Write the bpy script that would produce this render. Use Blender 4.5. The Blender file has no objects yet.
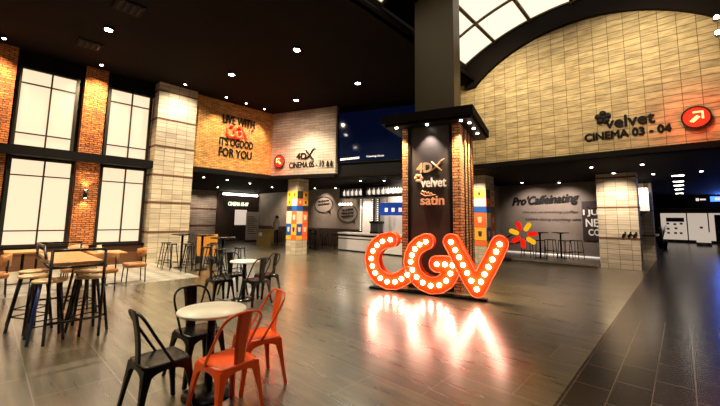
import bpy, bmesh, math, random
from mathutils import Vector, Matrix
import numpy as np
random.seed(7)
S = bpy.context.scene
C = S.collection
PI = math.pi
R = math.radians

# ------------------------------------------------------------------ camera
F_PX, CX, CY = 345.9087, 361.9169, 181.7094
PITCH, ROLL, YAW = .1077, .0142, -.7446
cam_d = bpy.data.cameras.new('camera'); cam = bpy.data.objects.new('camera', cam_d); C.objects.link(cam)
fw = Vector((math.sin(YAW)*math.cos(PITCH), math.cos(YAW)*math.cos(PITCH), math.sin(PITCH)))
r0 = Vector((math.cos(YAW), -math.sin(YAW), 0)); u0 = r0.cross(fw)
rt = math.cos(ROLL)*r0 + math.sin(ROLL)*u0
up = -math.sin(ROLL)*r0 + math.cos(ROLL)*u0
cam.matrix_world = Matrix(((rt.x, up.x, -fw.x, 0), (rt.y, up.y, -fw.y, 0), (rt.z, up.z, -fw.z, 1.6), (0, 0, 0, 1)))
cam_d.sensor_width = 36; cam_d.lens = 36*F_PX/720
cam_d.shift_x = (360-CX)/720; cam_d.shift_y = (CY-203)/720
cam_d.clip_end = 200
S.camera = cam

# ------------------------------------------------------------------ world + exposure
w = bpy.data.worlds.new('world'); S.world = w; w.use_nodes = True
w.node_tree.nodes['Background'].inputs[0].default_value = (.05, .04, .035, 1)
w.node_tree.nodes['Background'].inputs[1].default_value = .12
S.view_settings.view_transform = 'Standard'; S.view_settings.look = 'None'
S.view_settings.gamma = 1; S.view_settings.use_curve_mapping = False
S.view_settings.exposure = 0.62

def lamp(name, kind, loc, energy, col=(1, .8, .55), size=.05, aim=None, ang=70, blend=.6, parent=None):
    d = bpy.data.lights.new(name, kind); d.energy = energy; d.color = col
    if kind == 'AREA': d.size = size
    else: d.shadow_soft_size = size
    if kind == 'SPOT': d.spot_size = R(ang); d.spot_blend = blend
    o = bpy.data.objects.new(name, d); C.objects.link(o); o.location = loc
    if aim is not None:
        o.rotation_euler = (Vector(aim)-Vector(loc)).to_track_quat('-Z', 'Y').to_euler()
    elif kind == 'SPOT': pass
    return o

WARM = (1, .72, .4); WHITE = (1, .86, .68)
K = 1.0
# wall washers over the left wall
for (x, y, e) in ((-13.0, -.3, 800), (-13.0, 2.1, 900)):
    lamp('spot_lamp', 'SPOT', (x, y, 6.3), e*K, WARM, .04, (-13.8, y, 4.3), 100, 1)
lamp('spot_lamp', 'SPOT', (-12.35, 4.5, 6.3), 400*K, (1, .86, .66), .04, (-13.45, 4.5, 4.2), 115, 1)
for y in (6.05, 6.95, 7.85):
    lamp('spot_lamp', 'SPOT', (-12.7, y, 6.32), 330*K, (1, .78, .48), .04, (-13.7, y, 4.7), 62, .9)
# grey stone direction-sign wall, lit by two added spots without fixtures
for sx in (1.0, 2.4):
    x = -13.7+math.cos(R(19.5))*sx+math.sin(R(19.5))*2.2; y = 8.7+math.sin(R(19.5))*sx-math.cos(R(19.5))*2.2
    lamp('spot_lamp', 'SPOT', (x, y, 6.3), 150*K, (1, .76, .54), .05, (x-.73, y+2.07, 4.6), 80, 1)
# ceiling downlights; last two added out of view to brighten the left floor
DOWN = [(-10.55, 1.75), (-10.8, 5.2), (-7.75, 5.6), (-8.1, 8.5), (-11.2, 8.15), (-5.4, -1.2), (-8.6, -1.6)]
for x, y in DOWN:
    lamp('down_lamp', 'SPOT', (x, y, 6.3), (1100 if x < -8 else 650 if y < 0 else 420)*K, (1, .86, .60), .06, (x, y, 0), 120, .8)
# unseen floods added in the skylight recess to brighten the tiled arch wall
for x in (-3.9, -.6):
    lamp('fill_flood', 'SPOT', (x, 8.6, 6.9), 390*K, (1, .78, .47), .2, (x, 11.2, 5.0), 110, 1)
# wide light under the low ceiling at right and left
LOWR = [(-5.02, 15.74), (-3.78, 16.62), (-1.64, 14.2)]
lamp('spot_lamp', 'SPOT', (-5.02, 16.2, 3.25), 190*K, (1, .82, .68), .04, (-5.02, 17.5, 1.6), 105, 1)
lamp('spot_lamp', 'SPOT', (-3.72, 16.2, 3.25), 230*K, (1, .82, .68), .04, (-3.72, 17.5, 1.8), 95, 1)
lamp('spot_lamp', 'SPOT', (-1.66, 13.9, 3.25), 330*K, (1, .84, .66), .04, (-1.66, 15.1, 1.7), 95, 1)

# ------------------------------------------------------------------ materials
def nt(name):
    m = bpy.data.materials.new(name); m.use_nodes = True
    return m, m.node_tree, m.node_tree.nodes['Principled BSDF']
def plain(name, col, rough=.5, metal=0, em=None, es=0, spec=None, coat=0):
    m, t, b = nt(name)
    b.inputs['Base Color'].default_value = (*col, 1); b.inputs['Roughness'].default_value = rough
    b.inputs['Metallic'].default_value = metal
    if coat: b.inputs['Coat Weight'].default_value = coat; b.inputs['Coat Roughness'].default_value = .1
    if spec is not None: b.inputs['Specular IOR Level'].default_value = spec
    if em: b.inputs['Emission Color'].default_value = (*em, 1); b.inputs['Emission Strength'].default_value = es
    return m
def N(t, kind, **kw):
    n = t.nodes.new(kind)
    for k, v in kw.items():
        if k in n.inputs: n.inputs[k].default_value = v
        else: setattr(n, k, v)
    return n
def uvn(t): return t.nodes.new('ShaderNodeUVMap').outputs[0]
def mapping(t, src, scale, loc=(0, 0, 0), rot=(0, 0, 0)):
    m = N(t, 'ShaderNodeMapping'); m.inputs['Scale'].default_value = scale; m.inputs['Location'].default_value = loc; m.inputs['Rotation'].default_value = rot
    t.links.new(src, m.inputs[0]); return m.outputs[0]
def ramp(t, fac, stops):
    r = t.nodes.new('ShaderNodeValToRGB'); e = r.color_ramp.elements
    while len(e) < len(stops): e.new(.5)
    for i, (p, c) in enumerate(stops): e[i].position = p; e[i].color = (*c, 1)
    t.links.new(fac, r.inputs[0]); return r.outputs[0]
def mix(t, a, b, fac, mode='MIX'):
    m = t.nodes.new('ShaderNodeMix'); m.data_type = 'RGBA'; m.blend_type = mode
    for i, v in ((6, a), (7, b), (0, fac)):
        if isinstance(v, (int, float)): m.inputs[i].default_value = v
        elif isinstance(v, tuple): m.inputs[i].default_value = (*v, 1)
        else: t.links.new(v, m.inputs[i])
    return m.outputs[2]
def bump(t, b, h, strength, dist=.02, inv=False):
    n = t.nodes.new('ShaderNodeBump'); n.inputs['Strength'].default_value = strength; n.inputs['Distance'].default_value = dist
    n.invert = inv; t.links.new(h, n.inputs['Height']); t.links.new(n.outputs[0], b.inputs['Normal'])
def brick(t, uv, bw, rh, mort, c1, c2, cm, off=.5, sm=.1, freq=2):
    n = t.nodes.new('ShaderNodeTexBrick'); t.links.new(uv, n.inputs[0])
    n.offset = off; n.offset_frequency = freq; n.squash = 1
    n.inputs['Scale'].default_value = 1; n.inputs['Brick Width'].default_value = bw; n.inputs['Row Height'].default_value = rh
    n.inputs['Mortar Size'].default_value = mort; n.inputs['Mortar Smooth'].default_value = sm
    for k, c in (('Color1', c1), ('Color2', c2), ('Mortar', cm)): n.inputs[k].default_value = (*c, 1)
    return n
def brick_mat(name, c1, c2, cm):
    m, t, b = nt(name); uv = uvn(t)
    nz = N(t, 'ShaderNodeTexNoise', Scale=9.0, Detail=4.0); t.links.new(uv, nz.inputs[0])
    jit = N(t, 'ShaderNodeVectorMath', operation='MULTIPLY_ADD'); t.links.new(nz.outputs[1], jit.inputs[0]); jit.inputs[1].default_value = (.035, .025, 0); t.links.new(uv, jit.inputs[2])
    n = brick(t, jit.outputs[0], .21, .066, .009, c1, c2, cm)
    n2 = N(t, 'ShaderNodeTexNoise', Scale=3.0, Detail=6.0, Roughness=.7); t.links.new(mapping(t, uv, (1.2, 4, 1)), n2.inputs[0])
    v = ramp(t, n2.outputs[0], [(.3, (.4, .4, .4)), (.7, (1.5, 1.5, 1.5))])
    t.links.new(mix(t, n.outputs[0], v, 1.0, 'MULTIPLY'), b.inputs['Base Color'])
    b.inputs['Roughness'].default_value = .85
    n3 = N(t, 'ShaderNodeTexNoise', Scale=18.0, Detail=3.0); t.links.new(uv, n3.inputs[0])
    a = N(t, 'ShaderNodeMath', operation='MULTIPLY_ADD'); t.links.new(n.outputs[1], a.inputs[0]); a.inputs[1].default_value = -1; t.links.new(n3.outputs[0], a.inputs[2])
    bump(t, b, a.outputs[0], 1.0, .03)
    return m
def stone_mat(name, ca, cb, cm, bw=.35, rh=.17, off=0.0, contrast=1.0, loc=(0, 0, 0), streak=(1.1, 26, 1)):
    m, t, b = nt(name); uv = mapping(t, uvn(t), (1, 1, 1), loc)
    n = brick(t, uv, bw, rh, .006, (1, 1, 1), (.72, .72, .72), (0, 0, 0), off)
    st = N(t, 'ShaderNodeTexNoise', Scale=1.0, Detail=5.0, Roughness=.65); t.links.new(mapping(t, uv, streak, rot=(0, 0, .06)), st.inputs[0])
    g = ramp(t, st.outputs[0], [(.32, cb), (.62, ca)])
    c = mix(t, g, n.outputs[0], 1.0, 'MULTIPLY')
    c = mix(t, c, cm, n.outputs[1])
    t.links.new(c, b.inputs['Base Color']); b.inputs['Roughness'].default_value = .7
    bump(t, b, n.outputs[1], .6, .012, True)
    return m
def wood_mat(name, ca, cb, rough=.35, sc=(3, 30, 1)):
    m, t, b = nt(name); uv = uvn(t)
    st = N(t, 'ShaderNodeTexNoise', Scale=1.0, Detail=5.0, Roughness=.6); t.links.new(mapping(t, uv, sc), st.inputs[0])
    t.links.new(ramp(t, st.outputs[0], [(.3, cb), (.7, ca)]), b.inputs['Base Color']); b.inputs['Roughness'].default_value = rough
    return m
def concrete_mat(name, ca, cb, rough=.7, sc=1.2):
    m, t, b = nt(name); uv = uvn(t)
    st = N(t, 'ShaderNodeTexNoise', Scale=sc, Detail=7.0, Roughness=.65); t.links.new(uv, st.inputs[0])
    t.links.new(ramp(t, st.outputs[0], [(.3, cb), (.7, ca)]), b.inputs['Base Color']); b.inputs['Roughness'].default_value = rough
    return m
def floor_mat(name, cols, mort, bw, rh, rough, off=.5, loc=(0, 0, 0), streak=(1.4, 16, 1), tilevar=.75, coat=1.0, mw=.004, spec=.8, rot=0):
    m, t, b = nt(name); uv = mapping(t, uvn(t), (1, 1, 1), loc, (0, 0, rot))
    n = brick(t, uv, bw, rh, mw, (1, 1, 1), (tilevar,)*3, (0, 0, 0), off)
    st = N(t, 'ShaderNodeTexNoise', Scale=1.0, Detail=6.0, Roughness=.62, Distortion=.1); t.links.new(mapping(t, uv, streak), st.inputs[0])
    g = ramp(t, st.outputs[0], [(.28, cols[0]), (.5, cols[1]), (.72, cols[2])])
    c = mix(t, mix(t, g, n.outputs[0], 1.0, 'MULTIPLY'), mort, n.outputs[1])
    t.links.new(c, b.inputs['Base Color'])
    rr = ramp(t, st.outputs[0], [(.2, (rough*.94,)*3), (.8, (rough*1.06,)*3)])
    t.links.new(rr, b.inputs['Roughness'])
    b.inputs['Specular IOR Level'].default_value = spec
    b.inputs['Coat Weight'].default_value = coat; b.inputs['Coat Roughness'].default_value = rough*.8; b.inputs['Coat IOR'].default_value = 1.85
    return m

M = {}
M['brick'] = brick_mat('red_brick', (.62, .19, .035), (.30, .08, .02), (.06, .025, .012))
M['brick_o'] = brick_mat('ochre_brick', (.60, .32, .08), (.42, .20, .045), (.22, .10, .03))
M['brick_c'] = brick_mat('column_brick', (.68, .30, .10), (.36, .14, .05), (.04, .02, .012))
M['stone'] = stone_mat('travertine_tile', (.60, .50, .36), (.36, .28, .18), (.10, .075, .05))
M['stone_y'] = stone_mat('arch_wall_tile', (.62, .50, .28), (.26, .20, .10), (.09, .065, .03), loc=(.15, .02, 0), streak=(2.2, 15, 1))
M['stone_g'] = stone_mat('grey_tile', (.46, .38, .31), (.26, .2, .15), (.10, .08, .06), .5, .12, .5)
M['rust'] = concrete_mat('rust_band', (.16, .06, .02), (.05, .02, .01), .8, 12)
M['floor'] = floor_mat('plank_tile_floor', ((.042, .034, .018), (.108, .09, .052), (.21, .178, .105)), (.22, .18, .13), 1.2, .61, .28, .5, (.06, -.43, 0), (.9, 9, 1), .6, 1.0, .005)
M['path'] = floor_mat('dark_tile_floor', ((.012, .007, .005), (.022, .014, .010), (.036, .023, .016)), (.17, .12, .085), .6, .3, .26, .5, (0, .0, 0), (2, 5, 1), .6, .10, .004, .3, PI/2)
M['black'] = plain('black_paint', (.004, .0035, .0035), .55, spec=.1)
M['blackm'] = plain('black_metal', (.004, .004, .0045), .26, .0, spec=.35)
M['ceil'] = concrete_mat('black_ceiling', (.010, .0065, .005), (.006, .004, .003), .8)
M['ceil'].node_tree.nodes['Principled BSDF'].inputs['Specular IOR Level'].default_value = .04
M['soffit'] = plain('dark_soffit', (.007, .005, .004), .7, spec=.08)
M['bronze'] = plain('bronze_cladding', (.075, .055, .02), .5)
M['panel'] = plain('charcoal_panel', (.045, .034, .03), .45)
M['winglass'] = plain('frosted_window_light', (.05, .045, .04), .5, em=(1, .70, .46), es=.78)
M['skylight'] = plain('luminous_ceiling_panel', (.1, .09, .07), .5, em=(1, .84, .62), es=.85)
M['frame'] = plain('window_frame', (.012, .012, .01), .4)
M['rib'] = plain('skylight_rib', (.09, .07, .03), .5)
M['orange'] = plain('orange_gloss', (.95, .10, .008), .2, coat=.5)
M['signface'] = plain('sign_face_orange', (.85, .055, .004), .5, spec=.1)
M['signrim'] = plain('sign_rim', (.85, .16, .05), .4)
M['bulb'] = plain('bulb_glow', (1, .9, .8), .3, em=(1, .78, .58), es=18)
M['lens'] = plain('lamp_lens', (1, 1, 1), .3, em=(1, .93, .85), es=40)
M['lens_s'] = plain('small_lamp_lens', (1, 1, 1), .3, em=(1, .88, .7), es=14)
M['red'] = plain('red_petal', (.75, .02, .01), .35, em=(1, .015, .005), es=.45)  # mild emission added to brighten the dim petals
M['yellow'] = plain('yellow_petal', (.9, .50, .02), .35, em=(1, .5, .01), es=.5)  # same added glow for the yellow petals
M['white'] = plain('white_laminate', (.75, .72, .68), .4)
M['cream'] = plain('cream_tabletop', (.9, .85, .70), .3, coat=.2)
M['letter'] = plain('dark_letter', (.006, .005, .0045), .5, spec=.15)
M['goldlet'] = plain('warm_metal_letter', (.72, .50, .28), .35, .3)
M['whitelet'] = plain('white_letter', (.85, .82, .78), .4)
M['salmon'] = plain('salmon_letter', (.85, .45, .28), .4)
M['redneon'] = plain('red_neon', (.9, .05, .02), .4, em=(1, .04, .01), es=.8)
M['yelneon'] = plain('yellow_neon', (.9, .7, .3), .4, em=(1, .55, .16), es=1.5)
M['reddisc'] = plain('red_sign_disc', (.16, .006, .003), .6, em=(1, .03, .008), es=.12)
M['wood'] = wood_mat('oak_tabletop', (.62, .30, .09), (.42, .18, .05))
M['woodl'] = wood_mat('pale_wood_seat', (.66, .45, .22), (.5, .3, .13), .35)
M['woodb'] = wood_mat('brown_plywood', (.45, .19, .06), (.30, .11, .03), .35)
M['wains'] = wood_mat('brown_wainscot', (.15, .055, .016), (.09, .032, .01), .5)
M['darkwood'] = wood_mat('dark_wood', (.05, .028, .016), (.025, .013, .008), .5)
M['conc'] = concrete_mat('grey_concrete', (.30, .24, .19), (.20, .16, .13))
M['concd'] = concrete_mat('dark_plaster', (.21, .17, .145), (.15, .12, .10))
M['screen'] = plain('dark_blue_screen', (.003, .005, .015), .07, em=(.01, .03, .2), es=.035)
M['bluescreen'] = plain('menu_screen', (.01, .05, .3), .3, em=(.01, .08, .5), es=.28)
M['bluesign'] = plain('blue_light_box', (.1, .2, .8), .3, em=(.05, .18, 1), es=2)
M['whitelit'] = plain('white_glow', (.8, .8, .8), .4, em=(1, .86, .72), es=.6)
M['greenlit'] = plain('pale_green_lit_letters', (.8, .9, .7), .4, em=(.9, 1, .7), es=1.0)
M['shop'] = plain('white_shopfront', (.8, .76, .7), .5, em=(1, .82, .66), es=.33)
M['ledstrip'] = plain('led_strip', (.9, .9, .9), .4, em=(1, .85, .72), es=.3)
M['blue'] = plain('poster_blue', (.01, .08, .33), .5)
M['pyel'] = plain('poster_yellow', (.85, .40, .03), .5)
M['pora'] = plain('poster_orange', (.80, .13, .02), .5)
M['pcream'] = plain('poster_cream', (.75, .6, .4), .5)
M['pdark'] = plain('poster_dark', (.03, .02, .02), .5)
M['olive'] = plain('olive_desk', (.30, .20, .05), .5)
M['ochre'] = plain('ochre_board', (.65, .26, .03), .5)
M['glass'] = plain('smoked_glass', (.05, .05, .06), .1, spec=.8)
M['skin'] = plain('skin', (.55, .32, .22), .6); M['hair'] = plain('dark_hair', (.02, .014, .01), .6); M['shirt'] = plain('pale_shirt', (.55, .48, .42), .8)
M['leaf'] = plain('green_leaf', (.05, .16, .03), .5)
M['blueleg'] = plain('blue_reflection_metal', (.012, .03, .14), .3)  # blue reflection on a black leg, painted as base colour
def rugmat():
    m, t, b = nt('patterned_floor_tile'); uv = uvn(t)
    n = N(t, 'ShaderNodeTexVoronoi', Scale=2.6); n.feature = 'F1'; n.distance = 'MANHATTAN'; n.inputs['Randomness'].default_value = 0.0
    t.links.new(uv, n.inputs[0])
    w_ = N(t, 'ShaderNodeTexWave', Scale=7.0, Distortion=4.0, Detail=2.0); t.links.new(uv, w_.inputs[0])
    c = ramp(t, n.outputs[0], [(.2, (.03, .028, .025)), (.3, (.30, .27, .22)), (.42, (.04, .035, .03)), (.55, (.30, .27, .22))])
    c2 = ramp(t, w_.outputs[0], [(.4, (.75, .7, .6)), (.6, (.22, .2, .18))])
    t.links.new(mix(t, c, c2, .25), b.inputs['Base Color']); b.inputs['Roughness'].default_value = .3
    return m
M['rug'] = rugmat()

# ------------------------------------------------------------------ mesh helpers
class MB:
    def __init__(s): s.bm = bmesh.new(); s.mi = 0
    def _tag(s, fs):
        for f in fs: f.material_index = s.mi
    def box(s, x0, y0, z0, x1, y1, z1, mat=None, mi=None):
        v = [s.bm.verts.new(p) for p in ((x0, y0, z0), (x1, y0, z0), (x1, y1, z0), (x0, y1, z0), (x0, y0, z1), (x1, y0, z1), (x1, y1, z1), (x0, y1, z1))]
        if mat is not None:
            for a in v: a.co = mat @ a.co
        fs = [s.bm.faces.new([v[i] for i in q]) for q in ((0, 3, 2, 1), (4, 5, 6, 7), (0, 1, 5, 4), (1, 2, 6, 5), (2, 3, 7, 6), (3, 0, 4, 7))]
        if mi is not None:
            for f in fs: f.material_index = mi
        return s
    def rings(s, rings, cap=True, closed=False, smooth=True):
        vs = [[s.bm.verts.new(p) for p in r] for r in rings]
        n = len(vs[0]); k = len(vs); fs = []
        for i in range(k if closed else k-1):
            a, b = vs[i], vs[(i+1) % k]
            for j in range(n):
                try: f = s.bm.faces.new((a[j], a[(j+1) % n], b[(j+1) % n], b[j])); f.smooth = smooth; fs.append(f)
                except ValueError: pass
        if cap and not closed:
            for r in (vs[0][::-1], vs[-1]):
                try: fs.append(s.bm.faces.new(r))
                except ValueError: pass
        return s
    def tube(s, pts, r, n=8, closed=False, flat=None):
        pts = [Vector(p) for p in pts]; rs = r if isinstance(r, (list, tuple)) else [r]*len(pts)
        out = []; k = len(pts); prev = None
        for i, p in enumerate(pts):
            if closed: d = pts[(i+1) % k]-pts[i-1]
            else: d = pts[min(i+1, k-1)]-pts[max(i-1, 0)]
            d.normalize()
            if prev is None:
                a = Vector((0, 0, 1)) if abs(d.z) < .9 else Vector((1, 0, 0))
                u = d.cross(a).normalized()
            else:
                u = prev - d*prev.dot(d)
                u = u.normalized() if u.length > 1e-6 else d.orthogonal().normalized()
            prev = u; v = d.cross(u)
            f = flat or 1
            out.append([p+u*math.cos(2*PI*j/n)*rs[i]+v*math.sin(2*PI*j/n)*rs[i]*f for j in range(n)])
        return s.rings(out, closed=closed)
    def cyl(s, x, y, z0, z1, r, n=24, r2=None):
        r2 = r if r2 is None else r2
        return s.rings([[(x+r*math.cos(2*PI*j/n), y+r*math.sin(2*PI*j/n), z0) for j in range(n)], [(x+r2*math.cos(2*PI*j/n), y+r2*math.sin(2*PI*j/n), z1) for j in range(n)]])
    def lathe(s, prof, x=0, y=0, n=28):
        return s.rings([[(x+r*math.cos(2*PI*j/n), y+r*math.sin(2*PI*j/n), z) for j in range(n)] for r, z in prof])
    def sphere(s, c, r, n=12, m=8, sc=(1, 1, 1)):
        rr = []
        for i in range(1, m):
            a = PI*i/m
            rr.append([(c[0]+r*sc[0]*math.sin(a)*math.cos(2*PI*j/n), c[1]+r*sc[1]*math.sin(a)*math.sin(2*PI*j/n), c[2]-r*sc[2]*math.cos(a)) for j in range(n)])
        return s.rings(rr)
    def prism(s, pts, y0, y1):           # outline in XZ, extruded along Y
        a = [s.bm.verts.new((x, y0, z)) for x, z in pts]; b = [s.bm.verts.new((x, y1, z)) for x, z in pts]
        n = len(pts); s.bm.faces.new(a); s.bm.faces.new(b[::-1])
        for i in range(n): s.bm.faces.new((a[i], b[i], b[(i+1) % n], a[(i+1) % n]))
        return s
    def poly_xy(s, pts, z0, z1):
        a = [s.bm.verts.new((x, y, z0)) for x, y in pts]; b = [s.bm.verts.new((x, y, z1)) for x, y in pts]
        n = len(pts); s.bm.faces.new(a[::-1]); s.bm.faces.new(b)
        for i in range(n): s.bm.faces.new((a[i], a[(i+1) % n], b[(i+1) % n], b[i]))
        return s
    def build(s, name, mat, parent=None, bevel=0, loc=None, rz=0, kind=None, label=None):
        bm = s.bm
        bmesh.ops.recalc_face_normals(bm, faces=bm.faces)
        if bevel: bmesh.ops.bevel(bm, geom=[e for e in bm.edges], offset=bevel, segments=2, affect='EDGES', profile=.6, clamp_overlap=True)
        bm.normal_update()
        uv = bm.loops.layers.uv.new('UVMap')
        for f in bm.faces:
            n = f.normal; ax = max(range(3), key=lambda i: abs(n[i]))
            for l in f.loops:
                c = l.vert.co
                l[uv].uv = (c.y, c.z) if ax == 0 else (c.x, c.z) if ax == 1 else (c.x, c.y)
        me = bpy.data.meshes.new(name); bm.to_mesh(me); bm.free()
        mats = mat if isinstance(mat, list) else [mat]
        for k in mats: me.materials.append(M[k])
        o = bpy.data.objects.new(name, me); C.objects.link(o)
        if parent: o.parent = parent
        if loc: o.location = loc
        if rz: o.rotation_euler.z = rz
        if kind: o['kind'] = kind
        if label: o['label'] = label
        return o

def thing(name, label, cat, loc=(0, 0, 0), rz=0, group=None):
    o = bpy.data.objects.new(name, None); C.objects.link(o); o.empty_display_size = .1
    o.location = loc; o.rotation_euler.z = rz; o['label'] = label; o['category'] = cat
    if group: o['group'] = group
    return o
def tag(o, label, cat, group=None):
    o['label'] = label; o['category'] = cat
    if group: o['group'] = group
    return o
def dup(root, loc, rz=0, label=None, group=None):
    r = root.copy(); C.objects.link(r); r.location = loc; r.rotation_euler.z = rz
    if label: r['label'] = label
    if group: r['group'] = group
    for ch in list(root.children):
        c = ch.copy(); C.objects.link(c); c.parent = r
        for g in list(ch.children):
            d = g.copy(); C.objects.link(d); d.parent = c
    return r
def struct(name, mb, mat, **kw): return mb.build(name, mat, kind='structure', **kw)
def text(s, mat, parent, x, z, wd, ht, y=-.02, depth=.02, offset=.0, shear=0, name='lettering', label=None, rot=0):
    """lettering standing in the local XZ plane, lower left corner at x, z, stretched to wd x ht"""
    cu = bpy.data.curves.new(name, 'FONT'); cu.body = s; cu.extrude = .5; cu.shear = shear; cu.resolution_u = 3
    tmp = bpy.data.objects.new('tmp', cu); C.objects.link(tmp)
    bpy.context.view_layer.update()
    dg = bpy.context.evaluated_depsgraph_get()
    me = bpy.data.meshes.new_from_object(tmp.evaluated_get(dg))
    bpy.data.objects.remove(tmp); bpy.data.curves.remove(cu)
    xs = [v.co.x for v in me.vertices]; ys = [v.co.y for v in me.vertices]
    x0, x1, y0, y1 = min(xs), max(xs), min(ys), max(ys)
    for v in me.vertices:
        a, b, c = v.co
        X = (a-x0)/(x1-x0)*wd; Z = (b-y0)/(y1-y0)*ht; Z += X*math.tan(rot)
        v.co = (x+X, y-(c)*depth, z+Z)
    if offset:
        b_ = offset; bm = bmesh.new(); bm.from_mesh(me); base = bmesh.new(); base.from_mesh(me)
        for k, (dx, dz) in enumerate(((b_, 0), (-b_, 0), (0, b_), (0, -b_))):
            m2 = base.copy(); bmesh.ops.translate(m2, verts=m2.verts, vec=(dx, -.0004*(k+1), dz)); t_ = bpy.data.meshes.new('t'); m2.to_mesh(t_); m2.free(); bm.from_mesh(t_); bpy.data.meshes.remove(t_)
        bm.to_mesh(me); bm.free(); base.free()
    me.materials.clear(); me.materials.append(M[mat]); me.name = name
    o = bpy.data.objects.new(name, me); C.objects.link(o)
    if parent: o.parent = parent
    if label: o['label'] = label
    return o
def contour(segs, hw, step=.012):
    """closed outline of all points nearer than hw to the given segments (marching squares)"""
    P = np.array(segs)                                # n,4
    x0, x1 = P[:, [0, 2]].min()-hw-.05, P[:, [0, 2]].max()+hw+.05
    z0, z1 = P[:, [1, 3]].min()-hw-.05, P[:, [1, 3]].max()+hw+.05
    X = np.arange(x0, x1, step); Z = np.arange(z0, z1, step); GX, GZ = np.meshgrid(X, Z, indexing='ij')
    D = np.full(GX.shape, 9.)
    for a, b, c, d in segs:
        dx, dz = c-a, d-b; L = dx*dx+dz*dz+1e-12
        t = np.clip(((GX-a)*dx+(GZ-b)*dz)/L, 0, 1); D = np.minimum(D, np.hypot(GX-a-t*dx, GZ-b-t*dz))
    D -= hw + 1e-7
    nxt = {}; pos = {}
    def edge(i, j, k):
        key = (i, j, k)
        if key not in pos:
            a = D[i, j]; b = D[i+1, j] if k == 0 else D[i, j+1]; t = a/(a-b)
            pos[key] = (X[i]+(t*step if k == 0 else 0), Z[j]+(t*step if k else 0))
        return key
    for i in range(len(X)-1):
        for j in range(len(Z)-1):
            c = (D[i, j] < 0, D[i+1, j] < 0, D[i+1, j+1] < 0, D[i, j+1] < 0)
            if all(c) or not any(c): continue
            E = [(i, j, 0), (i+1, j, 1), (i, j+1, 0), (i, j, 1)]
            for k in range(4):                        # walk with inside on the left
                if c[k] and not c[(k+1) % 4]:
                    m = (k+1) % 4
                    while not (not c[m] and c[(m+1) % 4]): m = (m+1) % 4
                    nxt[edge(*E[k])] = edge(*E[m])
    loops = []
    while nxt:
        k = next(iter(nxt)); lp = []
        while k in nxt: lp.append(pos[k]); k = nxt.pop(k)
        if len(lp) > 12: loops.append(lp)
    loops.sort(key=len, reverse=True)
    lp = loops[0]; lp = lp[::2]
    return lp

# ================================================================== STRUCTURE
CEIL = 6.4; LOW = 3.35
struct('floor', MB().poly_xy([(-30, -6), (-.93, -6), (-.93, 42), (-30, 42)], -.1, 0), 'floor')
struct('floor', MB().poly_xy([(-.93, -6), (8, -6), (8, 42), (-.93, 42)], -.1, .0), 'path')
struct('floor', MB().poly_xy([(-13.8, -5), (-9.55, -5), (-9.55, 4.07), (-13.8, 4.07)], .0, .004), 'rug')
# main ceiling with the opening of the vaulted skylights
struct('ceiling', MB().box(-14.2, -6, CEIL, -4.97, 13, CEIL+.12), 'ceil')
struct('ceiling', MB().box(1.07, -6, CEIL, 8, 11.2, CEIL+.12), 'ceil')
struct('ceiling', MB().box(-4.97, -6, CEIL, 1.07, -2.0, CEIL+.12), 'ceil')
# slanting fascias of the skylight openings
for ya, yb in ((-2, 11.1),):
    for sg in (-1, 1):
        a, b = -1.95+sg*3.02, -1.95+sg*3.42
        m = MB(); m.rings([[(a, ya, CEIL), (b, ya, 7.02), (b+sg*.1, ya, 7.0), (a+sg*.12, ya, CEIL)], [(a, yb, CEIL), (b, yb, 7.02), (b+sg*.1, yb, 7.0), (a+sg*.12, yb, CEIL)]], smooth=False)
        struct('trim_1', m, 'soffit')
# luminous vault panels
ang0 = math.asin(3.35/6.4)
def vault(ya, yb, label):
    t = thing('vault_skylight', label, 'skylight', (0, 0, 0), 0, None)
    nb = max(1, round((yb-ya)/1.45)); ys = [ya+(yb-ya)*i/nb for i in range(nb+1)]
    for i in range(nb):
        for k in range(6):
            a0 = -ang0+2*ang0*k/6; a1 = -ang0+2*ang0*(k+1)/6
            ring = []
            for q in range(5):
                a = a0+(a1-a0)*q/4
                ring.append([(-1.95+6.42*math.sin(a), ys[i], 1.6+6.42*math.cos(a)), (-1.95+6.42*math.sin(a), ys[i+1], 1.6+6.42*math.cos(a)),
                             (-1.95+6.47*math.sin(a), ys[i+1], 1.6+6.47*math.cos(a)), (-1.95+6.47*math.sin(a), ys[i], 1.6+6.47*math.cos(a))])
            m = MB().rings(ring, smooth=False); m.build('light_panel', 'skylight', t)
    for k in range(7):
        a = -ang0+2*ang0*k/6; x, z = -1.95+6.38*math.sin(a), 1.6+6.38*math.cos(a)
        MB().box(-.045, ya, -.05, .045, yb, .05, Matrix.Translation((x, 0, z)) @ Matrix.Rotation(a, 4, 'Y')).build('rib', 'rib', t)
    for y in ys:
        pts = [(-1.95+6.38*math.sin(-ang0+2*ang0*q/24), 1.6+6.38*math.cos(-ang0+2*ang0*q/24)) for q in range(25)]
        pts2 = [(-1.95+6.46*math.sin(-ang0+2*ang0*q/24), 1.6+6.46*math.cos(-ang0+2*ang0*q/24)) for q in range(25)][::-1]
        MB().prism(pts+pts2, y-.045, y+.045).build('arch_rib', 'rib', t)
pts = [(-1.95+6.36*math.sin(-ang0+2*ang0*q/24), 1.6+6.36*math.cos(-ang0+2*ang0*q/24)) for q in range(25)] + [(-1.95+6.6*math.sin(ang0-2*ang0*q/24), 1.6+6.6*math.cos(ang0-2*ang0*q/24)) for q in range(25)]
struct('ceiling', MB().prism(pts, 6.46, 8.14), 'ceil')
vault(8.2, 11.06, 'glowing vaulted skylight panels between bronze ribs above the tiled arch wall')
vault(-2.0, 6.4, 'nearer glowing vaulted skylight, only a bright corner seen at the top edge')
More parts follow.
